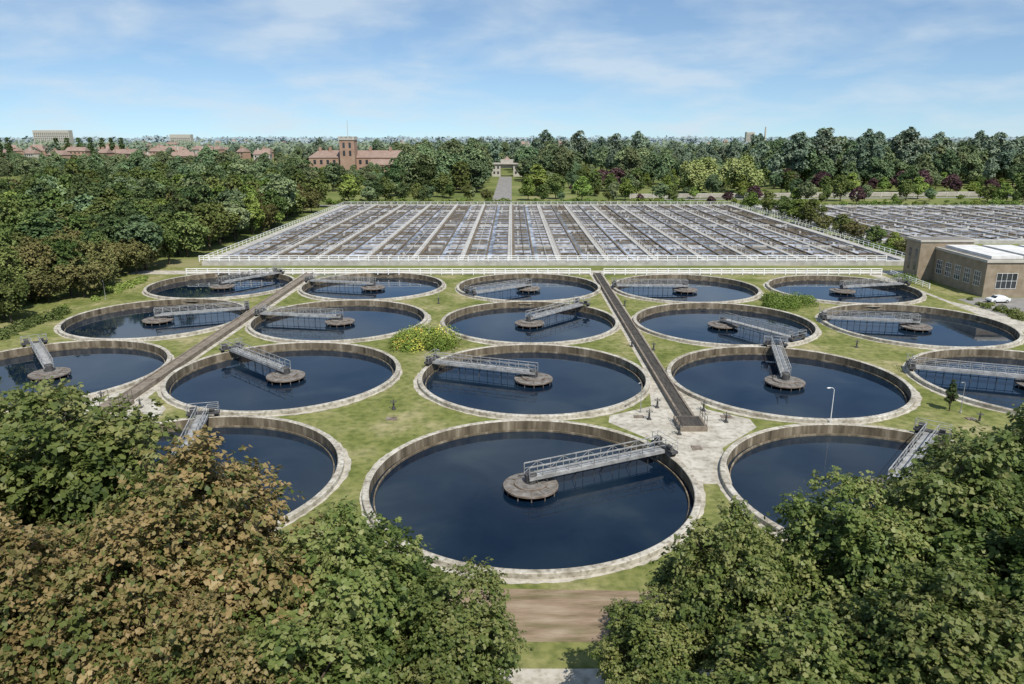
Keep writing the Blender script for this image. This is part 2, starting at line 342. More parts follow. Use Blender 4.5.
# ------------------------------------------------------------------ paving
pv=MB()
rr=random.Random(3)
for (ci,ri,x,y) in tanks:
    n=160; vs=[]; w0=rr.uniform(0,6)
    for i in range(n):
        t=2*math.pi*i/n; wo=15.35+0.14*math.sin(3*t+w0)+0.1*math.sin(7*t+w0*2)+rr.uniform(-.09,.09)
        vs.append((x+14.85*math.cos(t),y+14.85*math.sin(t),0.010+0.006*(ri%2)))
        vs.append((x+wo*math.cos(t),y+wo*math.sin(t),0.010+0.006*(ri%2)))
    pv.add(vs,[(2*i,2*i+1,(2*i+3)%(2*n),(2*i+2)%(2*n)) for i in range(n)])
pv.obj('concrete_path_rings',[M['paving']])
ps=MB()
def poly(mb,pl,z,mi=0): mb.add([(a,b,z) for a,b in pl],[tuple(range(len(pl)))],mi)
poly(ps,[(16.8,61),(19.9,61),(21.2,69),(26.4,74.5),(26.4,77),(22.4,80),(20.6,92),(20.8,167),(17.8,167),(17.8,92),(16.2,81),(11,78),(10.6,76),(15.6,69.5)],0.005)
poly(ps,[(-47.6,64),(-45.2,64),(-43.8,72),(-39.5,78),(-40,80.5),(-43.8,84),(-44.5,96),(-43.9,168),(-48,168),(-47.2,96),(-49,84),(-54,82),(-53.6,79),(-49.2,74)],0.005)
poly(ps,[(-88,166.9),(112,166.9),(112,171.8),(-88,171.8)],0.0075)
poly(ps,[(82,60),(87,60),(87.5,128),(83.5,138),(84,166.5),(81,166.5),(82.7,150),(82.2,120)],0.005)
ps.obj('concrete_pavement',[M['paving']])
ds=MB()
poly(ds,[(-60,39.6),(60,39.0),(60,43.9),(20,44.3),(0,44.9),(-60,44.6)],0.006); ds.obj('dirt_road',[M['dirt']])
ds=MB(); poly(ds,[(-60,32),(60,32),(60,36.9),(-60,36.9)],0.006); ds.obj('concrete_road',[M['paving']])
ds=MB(); poly(ds,[(86,126),(112,126),(112,141.5),(91,141.5),(86,140)],0.014); ds.obj('yard_pavement',[M['tarmac']])
for name,xx,y0,y1,mt in(('effluent_channel',19.3,76.5,166,'channel'),('effluent_channel',-45.9,82,166,'chwall')):
    c=empty(name,(xx,0,0)); b=MB()
    b.box(-.85,y0,0,-.62,y1,.62,1); b.box(.62,y0,0,.85,y1,.62,1); b.box(-.62,y0,0,.62,y1,.50,0)
    yy=y0+1
    while yy<y1: b.box(-.62,yy,.50,.62,yy+.08,.54,0); yy+=3.1
    b.box(-1.5,y0-3.2,0,1.5,y0,.55,1); b.box(-1.2,y0-2.9,.55,1.2,y0-.3,.62,0)
    b.obj('channel_body',[M[mt] if mt=='channel' else M['chwall'],M['chwall']],c)
    h=MB()
    for sx in(-1.4,1.4):
        for k in range(4): h.tube((sx,y0-3.1+k,.55),(sx,y0-3.1+k,1.7),.03,.03,5)
        for z in(1.15,1.7): h.tube((sx,y0-3.1,z),(sx,y0-.1,z),.025,.025,5)
    h.obj('handrail',[M['darksteel']],c)
def valve(x,y):
    b=MB(); b.box(-.22,-.22,0,.22,.22,.12,0); b.tube((0,0,.12),(0,0,.85),.13,.09,10); b.lathe([(0.32,.92),(0.38,.95),(0.32,.98),(0.28,.95),(0.32,.92)],16)
    for i in range(4): t=math.pi*i/2; b.tube((0,0,.93),(.33*math.cos(t),.33*math.sin(t),.95),.025,.025,4)
    b.tube((0,0,.85),(0,0,1.25),.04,.04,6)
    b.obj('penstock_valve',[M['darksteel']],None,(x,y,0.01))
for p in[(16.8,80.5),(21.9,79.5),(23.5,76),(15.2,76.8),(17.6,72.5),(-13.6,80),(51.3,106),(51.3,76),(-48.8,83),(-43,80.5),(20.8,104.5),(17.9,106.5),(20.9,134),(-13.8,136),(51.5,137.5),(-14,107)]: valve(*p)
mc=MB()
for (x,y,w,h) in[(14.2,77.6,1.1,.8),(24.0,77.6,1.2,.9),(18.6,69,1.0,1.0),(-42.4,78.6,1.0,.8),(-13.4,77,1.2,.9),(51,77,1,.8),(-12.9,110,1,1)]: mc.box(x-w/2,y-h/2,0,x+w/2,y+h/2,.07)
mc.obj('manhole_covers',[M['rust']])
lp=MB(); lp.tube((0,0,0),(0,0,4.0),.055,.035,8)
prev=(0,0,4.0)
for k in range(1,6):
    t=k/5*math.pi/2; q=(-.6*(1-math.cos(t)),0,4.0+.35*math.sin(t)); lp.tube(prev,q,.03,.03,6); prev=q
lp.box(-.95,-.08,4.3,-.55,.08,4.38,0); lp.box(-.12,-.12,0,.12,.12,.2,0)
lpm=lp.mesh('street_lamp',[M['white']]); lpd=lp.mesh('street_lamp_dark',[M['steel']])
mkobj('street_lamp',lpm,None,(34.6,75.2,0),0.3)
for p in[(14.6,79.0,1.0),(-12.5,108,2),(51,79,0.5),(-14,138,0),(51.5,135,1),(-78.5,140,2)]: mkobj('street_lamp',lpd,None,(p[0],p[1],0),p[2],(0.85,0.85,0.85))
# ------------------------------------------------------------------ fences
def fence(name,P,zb=0.0,h=1.15,step=2.4,rails=3,r=0.055,mat='white',post=0.07):
    b=MB()
    for (a,c) in zip(P[:-1],P[1:]):
        a=Vector((a[0],a[1],zb)); c=Vector((c[0],c[1],zb)); d=c-a; n=max(1,int(d.length/step))
        for i in range(n+1):
            p=a+d*i/n; b.box(p.x-post,p.y-post,zb,p.x+post,p.y+post,zb+h+.05)
        for k in range(rails):
            z=zb+h*(k+1)/rails; b.tube((a.x,a.y,z-.03),(c.x,c.y,z-.03),r,r,4)
    return b.obj(name,[M[mat]])
fence('white_fence',[(-74,166.4),(17.8,166.4)],h=1.4,r=.085,post=.1); fence('white_fence',[(20.9,166.4),(84,166.4)],h=1.4,r=.085,post=.1)
fence('white_fence',[(-76,178.8),(91,178.8)],zb=1.0,h=1.4,r=.085,post=.1)
fence('white_fence',[(-75.5,180),(-75.5,338),(98.5,338),(98.5,180)],zb=1.0,step=3,rails=2)
fence('white_fence',[(86,166.2),(86,150)])
# ------------------------------------------------------------------ aeration lanes
def aeration(name,x0,x1,y0,y1,lane,cross,seed):
    e=empty(name,(0,0,0)); rd=random.Random(seed)
    s=MB(); s.box(x0-2.5,y0-2.2,0,x1+2.5,y0,1.0,0); s.box(x0-2.5,y1,0,x1+2.5,y1+2.2,1.0,0)
    s.box(x0-2.5,y0,0,x0,y1,1.0,0); s.box(x1,y0,0,x1+2.5,y1,1.0,0)
    s.obj('perimeter_walkway',[M['aerw']],e)
    w=MB(); c=MB(); rl=MB()
    nl=int(round((x1-x0)/lane)); lw=(x1-x0)/nl
    ncr=int(round((y1-y0)/cross)); ch=(y1-y0)/ncr
    for i in range(nl):
        a=x0+i*lw; wd=0
        if i>0:
            big=(i%2==0); wd=0.6 if big else 0.22
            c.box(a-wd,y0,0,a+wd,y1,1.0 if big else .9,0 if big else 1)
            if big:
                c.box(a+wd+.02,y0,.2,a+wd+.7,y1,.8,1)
                rl.tube((a+.5,y0,2.0),(a+.5,y1,2.0),.035,.035,4)
                yy=y0+1
                while yy<y1: rl.box(a+.5-.03,yy-.03,1,a+.5+.03,yy+.03,2.0); yy+=4
        lb=rd.choice([0,1,1,2,2])
        for j in range(ncr):
            b=y0+j*ch; mi=rd.choice([lb,lb,0,1,2,lb])
            w.quad((a,b,.55),(a+lw,b,.55),(a+lw,b+ch,.55),(a,b+ch,.55),mi)
            if j>0:
                if (j%8)==4: c.box(a+1.4,b-.4,.1,a+lw-.7,b+.4,.96,0)
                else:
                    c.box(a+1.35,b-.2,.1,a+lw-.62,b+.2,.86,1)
                    if rd.random()<.25: c.box(a+lw*.35,b-1.0,.1,a+lw*.45,b-.22,1.1,0)
        if i%3==1: c.tube((a+lw*.55,y0,1.0),(a+lw*.55,y1,1.0),.09,.09,6,0)
        elif i%3==0: c.tube((a+lw*.6,y0,1.0),(a+lw*.6,y1,1.0),.11,.11,6,1)
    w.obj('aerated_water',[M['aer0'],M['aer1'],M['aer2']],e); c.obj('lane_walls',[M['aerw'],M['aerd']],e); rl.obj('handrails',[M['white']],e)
aeration('aeration_lanes',-73,96,181,336,6.04,6.5,5)
aeration('aeration_lanes',109,280,219,328,7,7,9)
fence('white_fence',[(106,217),(284,217)],zb=0,step=3,rails=2)
fence('white_fence',[(106,217),(106,332),(284,332)],zb=0,step=3,rails=2)
# ------------------------------------------------------------------ pump house
ph=empty('pump_house_building',(0,0,0))
b=MB()
X0,Y0,X1,Y1,Hh=92.0,142,124,160,6.8
b.box(X0,Y0,0,X1,Y1,Hh,0)
b.box(X0-.25,Y0-.25,Hh,X1+.25,Y1+.1,Hh+.5,1)
b.box(X0-3.4,Y1+.1,0,X0+8,Y1+6.0,8.3,0); b.box(X0-3.6,Y1-.1,8.3,X0+8.2,Y1+6.2,8.7,1)
b.obj('walls',[M['brick'],M['stone']],ph)
b=MB(); b.box(X0+.4,Y0+.4,Hh+.5,X1-.4,Y1-.3,Hh+.57,1)
for k in range(4):
    b.box(X0+1.2+k*7.8,Y0+1.0,Hh+.57,X0+7.4+k*7.8,Y1-1.2,Hh+1.1,0)
b.box(X0-3.0,Y1+.5,8.7,X0+7.6,Y1+5.6,8.76,1)
b.box(X0+10,Y1,0,X1,Y1+7,5.2,1)
b.obj('roof',[M['roofwhite'],M['rooffelt']],ph)
b=MB(); f=MB()
for k in range(5):
    y=Y0+1.4+k*3.35
    b.quad((X0-.02,y,1.9),(X0-.02,y+2.1,1.9),(X0-.02,y+2.1,4.7),(X0-.02,y,4.7))
    for q in range(4): f.box(X0-.07,y+q*.7-.03,1.85,X0-.03,y+q*.7+.03,4.75)
    for z in(1.85,2.8,3.8,4.7): f.box(X0-.065,y-.03,z-.03,X0-.025,y+2.13,z+.03)
for k in range(4):
    x=X0+2.2+k*7.4
    z0,z1=(0.05,3.6) if k==1 else (1.7,4.7)
    b.quad((x,Y0-.02,z0),(x+4,Y0-.02,z0),(x+4,Y0-.02,z1),(x,Y0-.02,z1))
    for q in range(5): f.box(x+q-.03,Y0-.08,z0,x+q+.03,Y0-.03,z1)
    for z in(z0,(z0+z1)/2,z1): f.box(x-.03,Y0-.075,z-.03,x+4.03,Y0-.025,z+.03)
for k in range(2):
    b.quad((X0-3.42,Y1+1+k*2.5,2),(X0-3.42,Y1+2.0+k*2.5,2),(X0-3.42,Y1+2.0+k*2.5,6.6),(X0-3.42,Y1+1+k*2.5,6.6))
b.obj('window_glass',[M['glass']],ph); f.obj('window_frames',[M['white']],ph)
def car(loc,rz):
    e=empty('parked_car',loc,rz); w=.8
    prof=[(-2.0,.32),(-2.05,.6),(-1.95,.88),(-1.2,.93),(-.62,1.36),(.75,1.38),(1.55,.95),(2.0,.86),(2.05,.5),(1.95,.3)]
    b=MB(); n=len(prof); vs=[]
    for sx in(-1,1):
        for (x,z) in prof:
            yy=w-(0.14 if z>1.2 else 0.0)-(0.03 if z<.4 else 0)
            vs.append((x,sx*yy,z))
    fs=[tuple(range(n)),tuple(range(2*n-1,n-1,-1))]+[(i,n+i,n+(i+1)%n,(i+1)%n) for i in range(n)]
    b.add(vs,fs,0)
    me=b.obj('body',[M['carpaint']],e); md=me.modifiers.new('bev','BEVEL'); md.width=.05; md.segments=2
    g=MB()
    for sy in(-1,1):
        g.quad((-.95,sy*(w-.03),.98),(-.55,sy*(w-.125),1.3),(.1,sy*(w-.125),1.31),(.1,sy*(w-.02),.98))
        g.quad((.2,sy*(w-.02),.98),(.2,sy*(w-.125),1.31),(.7,sy*(w-.125),1.31),(1.25,sy*(w-.03),1.0))
    g.quad((-1.17,-.66,.97),(-1.17,.66,.97),(-.68,.6,1.34),(-.68,-.6,1.34)); g.quad((1.5,-.66,1.0),(1.5,.66,1.0),(.82,.6,1.38),(.82,-.6,1.38))
    g.obj('windows',[M['glass']],e)
    t=MB()
    for x in(-1.3,1.25):
        for sy in(-1,1): t.tube((x,sy*.66,.31),(x,sy*.83,.31),.31,.31,16,0); t.tube((x,sy*.8,.31),(x,sy*.84,.31),.16,.16,12,1)
    t.obj('wheels',[M['rubber'],M['steel']],e)
    t=MB(); t.box(-2.12,-.75,.38,-2.0,.75,.5); t.box(1.98,-.75,.36,2.12,.75,.48); t.obj('bumpers',[M['darksteel']],e)
car((91.9,137.0,.02),math.radians(8))
# ------------------------------------------------------------------ distant buildings
def gabled(mb,x0,y0,x1,y1,h,rh,mw=0,mr=1,hip=0.15):
    mb.box(x0,y0,0,x1,y1,h,mw)
    ym=(y0+y1)/2; hx=(x1-x0)*hip*0.5
    v=[(x0-.5,y0-.5,h),(x1+.5,y0-.5,h),(x1+.5,y1+.5,h),(x0-.5,y1+.5,h),(x0+hx,ym,h+rh),(x1-hx,ym,h+rh)]
    mb.add(v,[(0,1,5,4),(2,3,4,5),(1,2,5),(3,0,4)],mr)
def wins(mb,x0,x1,y,zs,n,w,h,mi=2):
    for z in zs:
        for i in range(n):
            x=x0+(x1-x0)*(i+.5)/n; mb.quad((x-w/2,y-.06,z),(x+w/2,y-.06,z),(x+w/2,y-.06,z+h),(x-w/2,y-.06,z+h),mi)
bh=MB(); D=600
gabled(bh,-160,D,-74,D+22,14.5,5.5,hip=.12); wins(bh,-158,-76,D,[3.5,9.5],16,2.0,3.4)
bh.box(-134,D-6,0,-122.5,D+6,28,0); bh.box(-134.5,D-6.5,28,-122,D+6.5,29.2,3)
for k in range(4): bh.box(-134.5+k*3.5,D-6.5,29.2,-132.7+k*3.5,D+6.5,30.6,3)
wins(bh,-133,-123.5,D-6,[16,22],2,1.8,4)
gabled(bh,-111,D-12,-86,D-.5,9.5,4); wins(bh,-110,-87,D-12,[3,6.3],6,1.7,2)
bh.tube((-128.2,D,30.6),(-128.2,D,43),.22,.12,6,3)
for x in(-154,-146,-114,-98,-80): bh.box(x,D+9,14,x+2,D+12,22.5,0)
bh.obj('brick_institute_building',[M['redbrick'],M['rooftile'],M['glass'],M['stone']])
gh=MB()
gh.box(-16,600,0,-9,610,9.5,0); gh.box(1,600,0,8,610,9.5,0); gh.box(-9,602,6.5,1,608,9.5,0); gh.box(-17,599,9.5,9,611,10.4,0); gh.box(-9,600,10.4,1,610,13,0)
gh.tube((-4,605,13),(-4,605,15.5),3,.2,8,1); wins(gh,-15.5,-9.5,600,[2,6],2,1.4,2); wins(gh,1.5,7.5,600,[2,6],2,1.4,2)
gh.obj('stone_gatehouse',[M['stone'],M['rooftile'],M['glass']])
ho=empty('distant_houses'); rd=random.Random(11)
hm=[]
for k in range(3):
    q=MB(); W=[8,12,17][k]; gabled(q,-W/2,-4,W/2,4,5.6,3.2,hip=.1); q.box(-W*.3,-.8,7,-W*.3+1.2,.8,10.2,0); wins(q,-W/2,W/2,-4,[1,3.5],int(W/3),1.2,1.2)
    hm.append(q.mesh('house',[M['redbrick'] if k!=1 else M['stone'],M['rooftile'],M['glass']]))
for i in range(85):
    D=rd.uniform(1050,2300); u=rd.uniform(-0.75,0.75)
    if i<50: D=rd.uniform(680,1060); u=rd.uniform(-.7,-.32)
    x=u*D
    mkobj('house',rd.choice(hm),ho,(x,D,rd.uniform(5,10) if D<1060 else rd.uniform(9,14)),rd.uniform(-.6,.6),(1.2,1.2,1.2))
def block(x,y,w,h,name,mat='stone'):
    q=MB(); q.box(x-w/2,y,0,x+w/2,y+14,h,0)
    for k in range(int(h/3.2)-1): wins(q,x-w/2+1,x+w/2-1,y,[1.5+k*3.2],max(3,int(w/4)),2.6,1.4,1)
    q.obj(name,[M[mat],M['glass']])
block(-900,1500,70,43,'tower_block','stone'); block(-640,1480,40,35,'tower_block','stone'); block(590,1900,20,42,'tower_block','stone')
ch=MB(); ch.tube((560,1700,0),(560,1700,52),2.6,1.6,12); ch.obj('factory_chimney',[M['stone']])
dw=MB(); poly(dw,[(-9.8,342),(-.2,342),(-.2,598),(-9.8,598)],.02); poly(dw,[(-90,340),(290,340),(290,346),(-90,346)],.012)
poly(dw,[(-330,505),(-330,517),(-520,560),(-520,545)],.02); poly(dw,[(60,372),(320,395),(320,402),(60,378)],.02)
dw.obj('driveway_road',[M['tarmac']])
fence('garden_wall',[(60,382),(320,405)],h=2.2,step=6,rails=6,r=.22,mat='stone',post=.3)
# ------------------------------------------------------------------ vegetation variants
V={}
V['w1']=tree_mesh('broadleaf_tree',12,5.2,1.2,26,1.9,520,9,0.6,M['lf_wood'],1,spray_r=.6)
V['w2']=tree_mesh('broadleaf_tree',13,4.8,1.5,22,1.8,500,9,0.6,M['lf_wood'],2,spray_r=.6)
V['w3']=tree_mesh('broadleaf_tree',11,5.5,0.8,28,1.9,520,9,0.6,M['lf_brown'],3,spray_r=.6)
V['w4']=tree_mesh('broadleaf_tree',14,5.0,1.5,24,1.8,520,9,0.6,M['lf_dark'],4,spray_r=.6)
V['b1']=tree_mesh('bright_tree',11,4.6,0.9,20,1.8,480,9,0.6,M['lf_bright'],5,spray_r=.6)
V['m1']=tree_mesh('parkland_tree',13,6.0,1.5,26,2.1,520,9,0.7,M['lf_mid_haze'],16,spray_r=.7,lumpy=(.5,1.3))
V['m2']=tree_mesh('parkland_tree',15,5.0,2,24,1.9,520,9,0.7,M['lf_mid_haze'],17,spray_r=.7,lumpy=(.5,1.3))
V['wil']=tree_mesh('willow_tree',18,10,0.8,30,3.4,900,12,0.95,M['lf_willow'],6,spray_r=1.1,droop=2.5)
V['pur']=tree_mesh('copper_tree',10,4.8,0.8,18,2.0,420,9,0.7,M['lf_purple'],7,spray_r=.6)
V['pop']=tree_mesh('poplar_tree',22,2.5,0.8,30,1.5,480,9,0.8,M['lf_dark'],8,spray_r=.6)
V['tall1']=tree_mesh('tall_tree',28,8.0,7,26,2.7,560,9,1.1,M['lf_far_haze'],9,spray_r=1.1,topbias=.1,lumpy=(.4,1.3))
V['tall2']=tree_mesh('tall_tree',30,9.5,5,30,3.0,640,9,1.15,M['lf_far_haze'],10,spray_r=1.2,lumpy=(.4,1.3))
V['tall3']=tree_mesh('tall_tree',24,10,3,30,3.3,620,9,1.2,M['lf_mid_haze'],12,spray_r=1.2,lumpy=(.5,1.3))
V['tall4']=tree_mesh('tall_tree',25,9,3,30,3.0,620,9,1.15,M['lf_mid_haze'],13,spray_r=1.2,lumpy=(.5,1.3))
V['con']=tree_mesh('conifer_tree',16,4.5,0.5,26,1.3,520,10,0.5,M['lf_dark'],14,spray_r=.5,pyramid=.85)
V['bush']=tree_mesh('bush',3.2,2.6,0.1,14,1.0,220,10,0.34,M['lf_bright'],15,spray_r=.35)
def put(name,key,x,y,s=1.0,sz=None,parent=None,rd=random):
    return mkobj(name,V[key],parent,(x,y,0),rd.uniform(0,6.28),(s*rd.uniform(.93,1.07),s*rd.uniform(.93,1.07),(sz or s)))
rd=random.Random(21)
wd=empty('woodland_tree_mass')
def scatter(x0,x1,y0,y1,sp,keys,s0,s1,par,test=None):
    y=y0; c=0
    while y<y1:
        x=x0
        while x<x1:
            px=x+rd.uniform(-.4,.4)*sp; py=y+rd.uniform(-.4,.4)*sp
            if abs(px)<0.80*py+40 and (test is None or test(px,py)):
                k=rd.choice(keys); s=rd.uniform(s0,s1); put('tree',k,px,py,s,s*rd.uniform(.75,1.25),par,rd); c+=1
            x+=sp
        y+=sp
    return c
c=scatter(-150,-80,98,175,6.2,['w1','w3','w3','w3','w2'],.62,.9,wd,lambda x,y:x<-82.5)
c+=scatter(-200,-78,175,345,7.8,['w1','w2','w3','w4','w1','m1','b1'],.75,1.2,wd,lambda x,y: x<-82 and (x>-0.66*y-10 or y<290))
c+=scatter(-300,-90,345,440,10.5,['w1','m2','w4','m1','w2'],.9,1.3,wd,lambda x,y: x>-0.58*y and not(x>-110 and y<420))
c+=scatter(-420,-200,175,290,10,['w1','w2','w4','w3'],.7,.95,wd)
print('left wood',c)
fw=empty('far_woodland_tree_mass')
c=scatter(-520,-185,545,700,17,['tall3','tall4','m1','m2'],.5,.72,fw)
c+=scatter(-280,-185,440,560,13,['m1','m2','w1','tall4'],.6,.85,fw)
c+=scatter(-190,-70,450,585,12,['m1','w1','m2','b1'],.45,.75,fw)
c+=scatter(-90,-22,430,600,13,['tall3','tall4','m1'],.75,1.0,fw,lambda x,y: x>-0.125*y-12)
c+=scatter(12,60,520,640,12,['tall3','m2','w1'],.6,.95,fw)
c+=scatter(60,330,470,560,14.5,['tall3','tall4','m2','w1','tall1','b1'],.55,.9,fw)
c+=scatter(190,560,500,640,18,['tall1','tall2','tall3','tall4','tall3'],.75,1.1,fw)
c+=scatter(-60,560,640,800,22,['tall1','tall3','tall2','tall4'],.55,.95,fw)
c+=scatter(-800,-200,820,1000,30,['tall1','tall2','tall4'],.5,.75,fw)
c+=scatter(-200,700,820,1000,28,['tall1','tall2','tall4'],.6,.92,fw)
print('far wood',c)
gs=empty('garden_shrubbery')
c=scatter(14,300,352,470,11,['m1','b1','w1','bush','w2','pur','m2','bush','bush'],.35,.85,gs,lambda x,y: abs(y-(367+.09*x))>7 and abs(y-(377+.09*x))>6 and rd.random()<.72)
c+=scatter(-74,-16,352,425,11,['m1','w1','bush','bush','w4'],.4,.8,gs,lambda x,y: rd.random()<.5)
for (k,nm,x,y,s) in [('wil','willow_tree',104,418,1.15),('wil','willow_tree',130,426,1.2),('b1','broadleaf_tree',13,400,1.5),('b1','broadleaf_tree',8,372,1.0),('b1','broadleaf_tree',34,365,1.1),('b1','broadleaf_tree',56,372,1.0),
  ('w1','broadleaf_tree',22,380,1.1),('w4','broadleaf_tree',-62,400,1.4),('w4','broadleaf_tree',-48,412,1.5),('w1','broadleaf_tree',-36,390,1.1),('w2','broadleaf_tree',-28,420,1.35),('tall4','broadleaf_tree',-58,430,.85),
  ('w1','broadleaf_tree',-22,372,.7),('con','conifer_tree',-24,445,1.2),('pur','copper_tree',52,440,1.2),('pur','copper_tree',62,452,1.25),('pur','copper_tree',72,436,1.0),('pur','copper_tree',165,455,1.2),('pur','copper_tree',180,440,1.1),('pur','copper_tree',222,430,1.15),('pur','copper_tree',236,436,1.2),('pur','copper_tree',250,430,1.0),
  ('b1','broadleaf_tree',180,400,1.1),('w1','broadleaf_tree',160,366,1.1),('b1','broadleaf_tree',205,380,1.0),('w1','broadleaf_tree',270,395,1.4),('tall3','broadleaf_tree',75,500,1.0),('w1','broadleaf_tree',-45,360,.8),('w2','broadleaf_tree',-62,368,.9),('b1','broadleaf_tree',118,384,.6),('b1','broadleaf_tree',92,380,.55),
  ('w4','broadleaf_tree',-120,372,1.1),('w2','broadleaf_tree',-100,356,1.1),('b1','broadleaf_tree',-76,350,1.25),('b1','broadleaf_tree',230,352,.9),('w1','broadleaf_tree',258,350,.9),('w1','broadleaf_tree',245,360,1.0),('w2','broadleaf_tree',150,410,1.0),('w4','broadleaf_tree',85,410,.9),('w3','broadleaf_tree',-12,360,.6),('w2','broadleaf_tree',44,400,1.0),('w2','broadleaf_tree',66,400,1.1),('w4','broadleaf_tree',215,410,1.1),('w1','broadleaf_tree',195,372,.9)]:
    put(nm,k,x,y,s,None,None,rd)
for (x,y,s,k) in [(103.5,258,.95,'w1'),(103,268,.9,'b1'),(102.5,245,.6,'w3'),(103,232,.7,'w1'),(104,225,.6,'w3'),(103,285,.85,'w1'),(103,300,.8,'w2'),(102,320,.8,'b1'),(103,210,.6,'w1'),(106,205,.5,'b1'),(104,196,.45,'w3')]:
    put('broadleaf_tree',k,x,y,s,s*.9,None,rd)
for i,x in enumerate([-260,-254,-248,-242,-236,-231,-226,-292,-298]): put('poplar_tree','pop',x*1.9,830+i*2,1.35,1.35,None,rd)
hb=empty('hedge')
for i in range(60): put('hedge_bush','bush',-85+i*3.1+rd.uniform(-.6,.6),349+rd.uniform(-1,1),rd.uniform(.5,1.0),None,hb,rd)
for i in range(40): put('hedge_bush','bush',104+i*4.5,336+rd.uniform(-1,1),rd.uniform(.5,1.2),None,hb,rd)
for (x,y,s) in [(176,470,1.2),(205,500,1.3),(225,480,1.1),(262,505,1.25),(290,520,1.15),(318,500,1.2),(345,520,1.1),(30,690,1.25),(62,700,1.3),(90,660,1.2),(105,640,1.2),(385,560,1.1)]:
    put('tall_tree',rd.choice(['tall1','tall2']),x,y,s,None,None,rd)
def belt(name,D0,D1,rows,n,hmin,hmax,size,mat,seed):
    rg=np.random.RandomState(seed)
    D=rg.uniform(D0,D1,n); X=rg.uniform(-1,1,n)*(D*0.85+50)
    rowid=np.floor((D-D0)/(D1-D0)*rows); Dr=D0+(rowid+.5)*(D1-D0)/rows+rg.normal(size=n)*5
    hh=hmin+(hmax-hmin)*(0.5+0.22*np.sin(X*.021+rowid*3)+0.18*np.sin(X*.067+rowid*5)+.12*np.sin(X*.19+rowid))
    Z=hh*np.sqrt(rg.rand(n))
    P=np.stack([X,Dr,Z],1); Nn=rg.normal(size=(n,3))*.5+np.array([0,-.5,.9])
    me=leaf_mesh(name,P,Nn,size*rg.uniform(.6,1.3,n),rg.rand(n)*.6+.4*(.5+.5*np.sin(X*.05)),mat,LEAF4,rng=rg)
    mkobj(name,me)
belt('distant_tree_belt',1050,1500,6,26000,12,26,4.5,M['lf_far_haze'],31)
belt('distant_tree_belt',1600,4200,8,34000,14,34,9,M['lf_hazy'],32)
def patch(name,cx,cy,rx,ry,h,n,ls,mat,seed,up=0.4):
    rg=np.random.RandomState(seed)
    nb=34; B=np.stack([cx+rg.normal(size=nb)*rx*.42,cy+rg.normal(size=nb)*ry*.42,np.zeros(nb)],1); br=rg.uniform(.4,1.1,nb)*h
    i=rg.randint(0,nb,n); d=unit(rg.normal(size=(n,3))); d[:,2]=abs(d[:,2])
    P=B[i]+d*br[i][:,None]*rg.uniform(.75,1.08,n)[:,None]
    T=np.clip(rg.rand(nb)[i]*.72+rg.rand(n)*.3,0,1)
    me=leaf_mesh(name,P,d+rg.normal(size=(n,3))*.5+np.array([0,0,up]),ls*rg.uniform(.6,1.3,n),T,mat,LEAF4,rng=rg); mkobj(name,me)
patch('flowering_shrubs',-13.2,109,5.2,5.0,2.4,13000,.24,M['flower'],41)
patch('flowering_shrubs',-10.8,106.0,2.4,2,1.8,4500,.22,M['flower'],42)
patch('tall_grass_clump',51.0,135.5,5.4,5.0,1.9,12000,.24,M['lf_bright'],43)
patch('low_shrubs',-80.5,150,2,14,1.2,7000,.3,M['lf_bright'],44)
patch('low_shrubs',86.5,160,2.0,3,1.4,4000,.25,M['lf_bright'],45)
patch('low_shrubs',-80,118,2,12,1.5,7000,.3,M['lf_wood'],46)
patch('low_shrubs',104,205,5,10,2.0,8000,.35,M['lf_bright'],47)
patch('low_shrubs',88,128,1.5,10,1.0,5000,.25,M['lf_wood'],48)
put('conifer_tree','con',50.0,79.5,.24,.24,None,rd)
# ------------------------------------------------------------------ foreground sycamores
kw=dict(shape=LEAF6,spray_r=.5,tintw=.65,rr0=.5,rr1=1.34,ins=.38,lumpy=(.45,1.35),elong=1.15)
F=[tree_mesh('sycamore_tree',16,6.5,2.5,56,1.5,2450,15,0.31,M['lf_syc'],51,**kw),
   tree_mesh('sycamore_tree',15,6.0,2.5,50,1.45,2250,15,0.31,M['lf_syc'],52,**kw),
   tree_mesh('sycamore_tree',16,6.3,2.5,56,1.45,2450,15,0.29,M['lf_red'],53,keys=.50,**kw)]
for (v,x,y,zt,R) in [(0,-24.5,36,17.8,6.8),(2,-14.8,31.5,16.0,5.6),(1,-8.4,32.5,12.9,4.8),(0,-3.2,31,10.2,3.8),(2,-20.0,26,14.6,5.0),(1,-9.0,25.2,11.4,4.6),(0,-30,40,16.8,6),(2,-25.5,30,15.4,4.6),(1,-3.2,26.6,8.3,3.8),(2,-16.2,27.0,14.4,4.6),(2,-12.0,24.6,12.4,3.8),
      (1,11.6,35,11.7,3.9),(0,18.3,36,12.6,4.8),(1,26.2,37,14.9,5.4),(0,7.0,32.6,7.6,3.2),(1,13.2,28,10.2,4.6),(0,19.6,28.5,12.2,5.0),(1,31,41,14.8,5.5),(0,8.2,27.2,7.2,3.6),(1,25.5,31,13.8,5)]:
    H0=(16,15,16)[v]; R0=(6.5,6.0,6.3)[v]
    mkobj('sycamore_tree',F[v],None,(x,y,0),rd.uniform(0,6.28),(R/R0,R/R0,zt/H0))
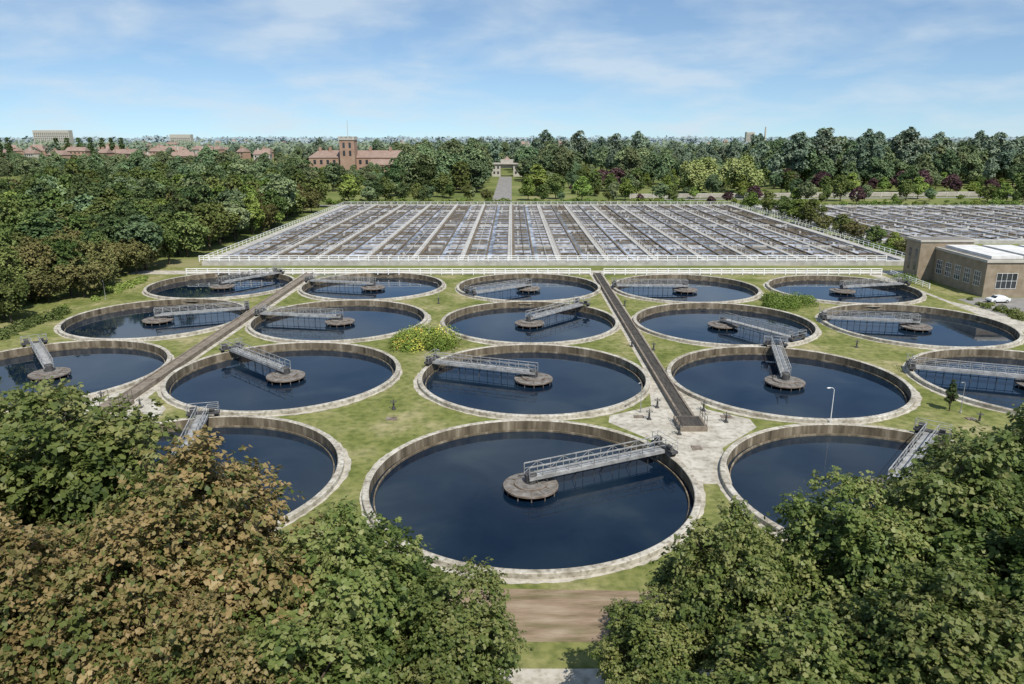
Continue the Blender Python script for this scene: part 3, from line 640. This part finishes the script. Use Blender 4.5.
# ------------------------------------------------------------------ light, sky, camera
el=math.radians(54); az=math.radians(180-24)
sd=Vector((math.sin(az)*math.cos(el),math.cos(az)*math.cos(el),math.sin(el)))
sl=bpy.data.lights.new('sun','SUN'); sl.energy=5.0; sl.angle=math.radians(.53); sl.color=(1.0,.955,.88)
so=bpy.data.objects.new('sun',sl); COL.objects.link(so); so.rotation_euler=sd.to_track_quat('Z','Y').to_euler(); so.location=(0,0,200)
w=bpy.data.worlds.new('World'); scene.world=w; w.use_nodes=True; nt=w.node_tree; nt.nodes.clear(); L=nt.links.new
out=N(nt,'ShaderNodeOutputWorld'); bg=N(nt,'ShaderNodeBackground'); bg.inputs[1].default_value=0.12
sk=N(nt,'ShaderNodeTexSky'); sk.sky_type='NISHITA'; sk.sun_disc=False; sk.sun_elevation=el; sk.sun_rotation=az
sk.air_density=1.0; sk.dust_density=0.4; sk.ozone_density=1.2
tc=N(nt,'ShaderNodeTexCoord'); sp=N(nt,'ShaderNodeSeparateXYZ'); L(tc.outputs['Generated'],sp.inputs[0])
mxz=N(nt,'ShaderNodeMath',operation='MAXIMUM'); mxz.inputs[1].default_value=0; L(sp.outputs[2],mxz.inputs[0])
zl=N(nt,'ShaderNodeMath',operation='MULTIPLY_ADD'); zl.inputs[1].default_value=1.2; zl.inputs[2].default_value=.075; L(mxz.outputs[0],zl.inputs[0])
cv=N(nt,'ShaderNodeCombineXYZ'); L(sp.outputs[0],cv.inputs[0]); L(sp.outputs[1],cv.inputs[1]); L(zl.outputs[0],cv.inputs[2])
nv=N(nt,'ShaderNodeVectorMath',operation='NORMALIZE'); L(cv.outputs[0],nv.inputs[0]); L(nv.outputs[0],sk.inputs[0])
tint=N(nt,'ShaderNodeMix',data_type='RGBA',blend_type='MULTIPLY'); tint.inputs[0].default_value=1; L(sk.outputs[0],tint.inputs[6]); tint.inputs[7].default_value=(0.93,1.06,1.14,1)
ad=N(nt,'ShaderNodeMath',operation='ADD'); ad.inputs[1].default_value=.22; L(mxz.outputs[0],ad.inputs[0])
dx=N(nt,'ShaderNodeMath',operation='DIVIDE'); dy=N(nt,'ShaderNodeMath',operation='DIVIDE')
L(sp.outputs[0],dx.inputs[0]); L(ad.outputs[0],dx.inputs[1]); L(sp.outputs[1],dy.inputs[0]); L(ad.outputs[0],dy.inputs[1])
cb=N(nt,'ShaderNodeCombineXYZ'); L(dx.outputs[0],cb.inputs[0]); L(dy.outputs[0],cb.inputs[1]); cb.inputs[2].default_value=4.6
cn=N(nt,'ShaderNodeTexNoise'); cn.inputs['Scale'].default_value=2.3; cn.inputs['Detail'].default_value=8; cn.inputs['Roughness'].default_value=.52; cn.inputs['Distortion'].default_value=.2; L(cb.outputs[0],cn.inputs['Vector'])
cr=ramp(nt,[(0.42,(.06,.06,.06)),(0.55,(.28,.28,.28)),(0.70,(.65,.65,.65))]); L(cn.outputs['Fac'],cr.inputs[0])
mx=N(nt,'ShaderNodeMix',data_type='RGBA'); L(cr.outputs[0],mx.inputs[0]); L(tint.outputs[2],mx.inputs[6]); mx.inputs[7].default_value=(5.7,6.5,7.2,1)
L(mx.outputs[2],bg.inputs[0]); L(bg.outputs[0],out.inputs[0])
cam=bpy.data.cameras.new('camera'); co=bpy.data.objects.new('camera',cam); COL.objects.link(co)
co.location=(0,0,30.2); co.rotation_euler=(math.radians(90-15.48),0,0); cam.sensor_width=36; cam.lens=26.02; cam.clip_start=.5; cam.clip_end=12000
scene.camera=co
scene.view_settings.view_transform='Standard'; scene.view_settings.look='None'; scene.view_settings.exposure=0
print('objects',len(scene.objects))
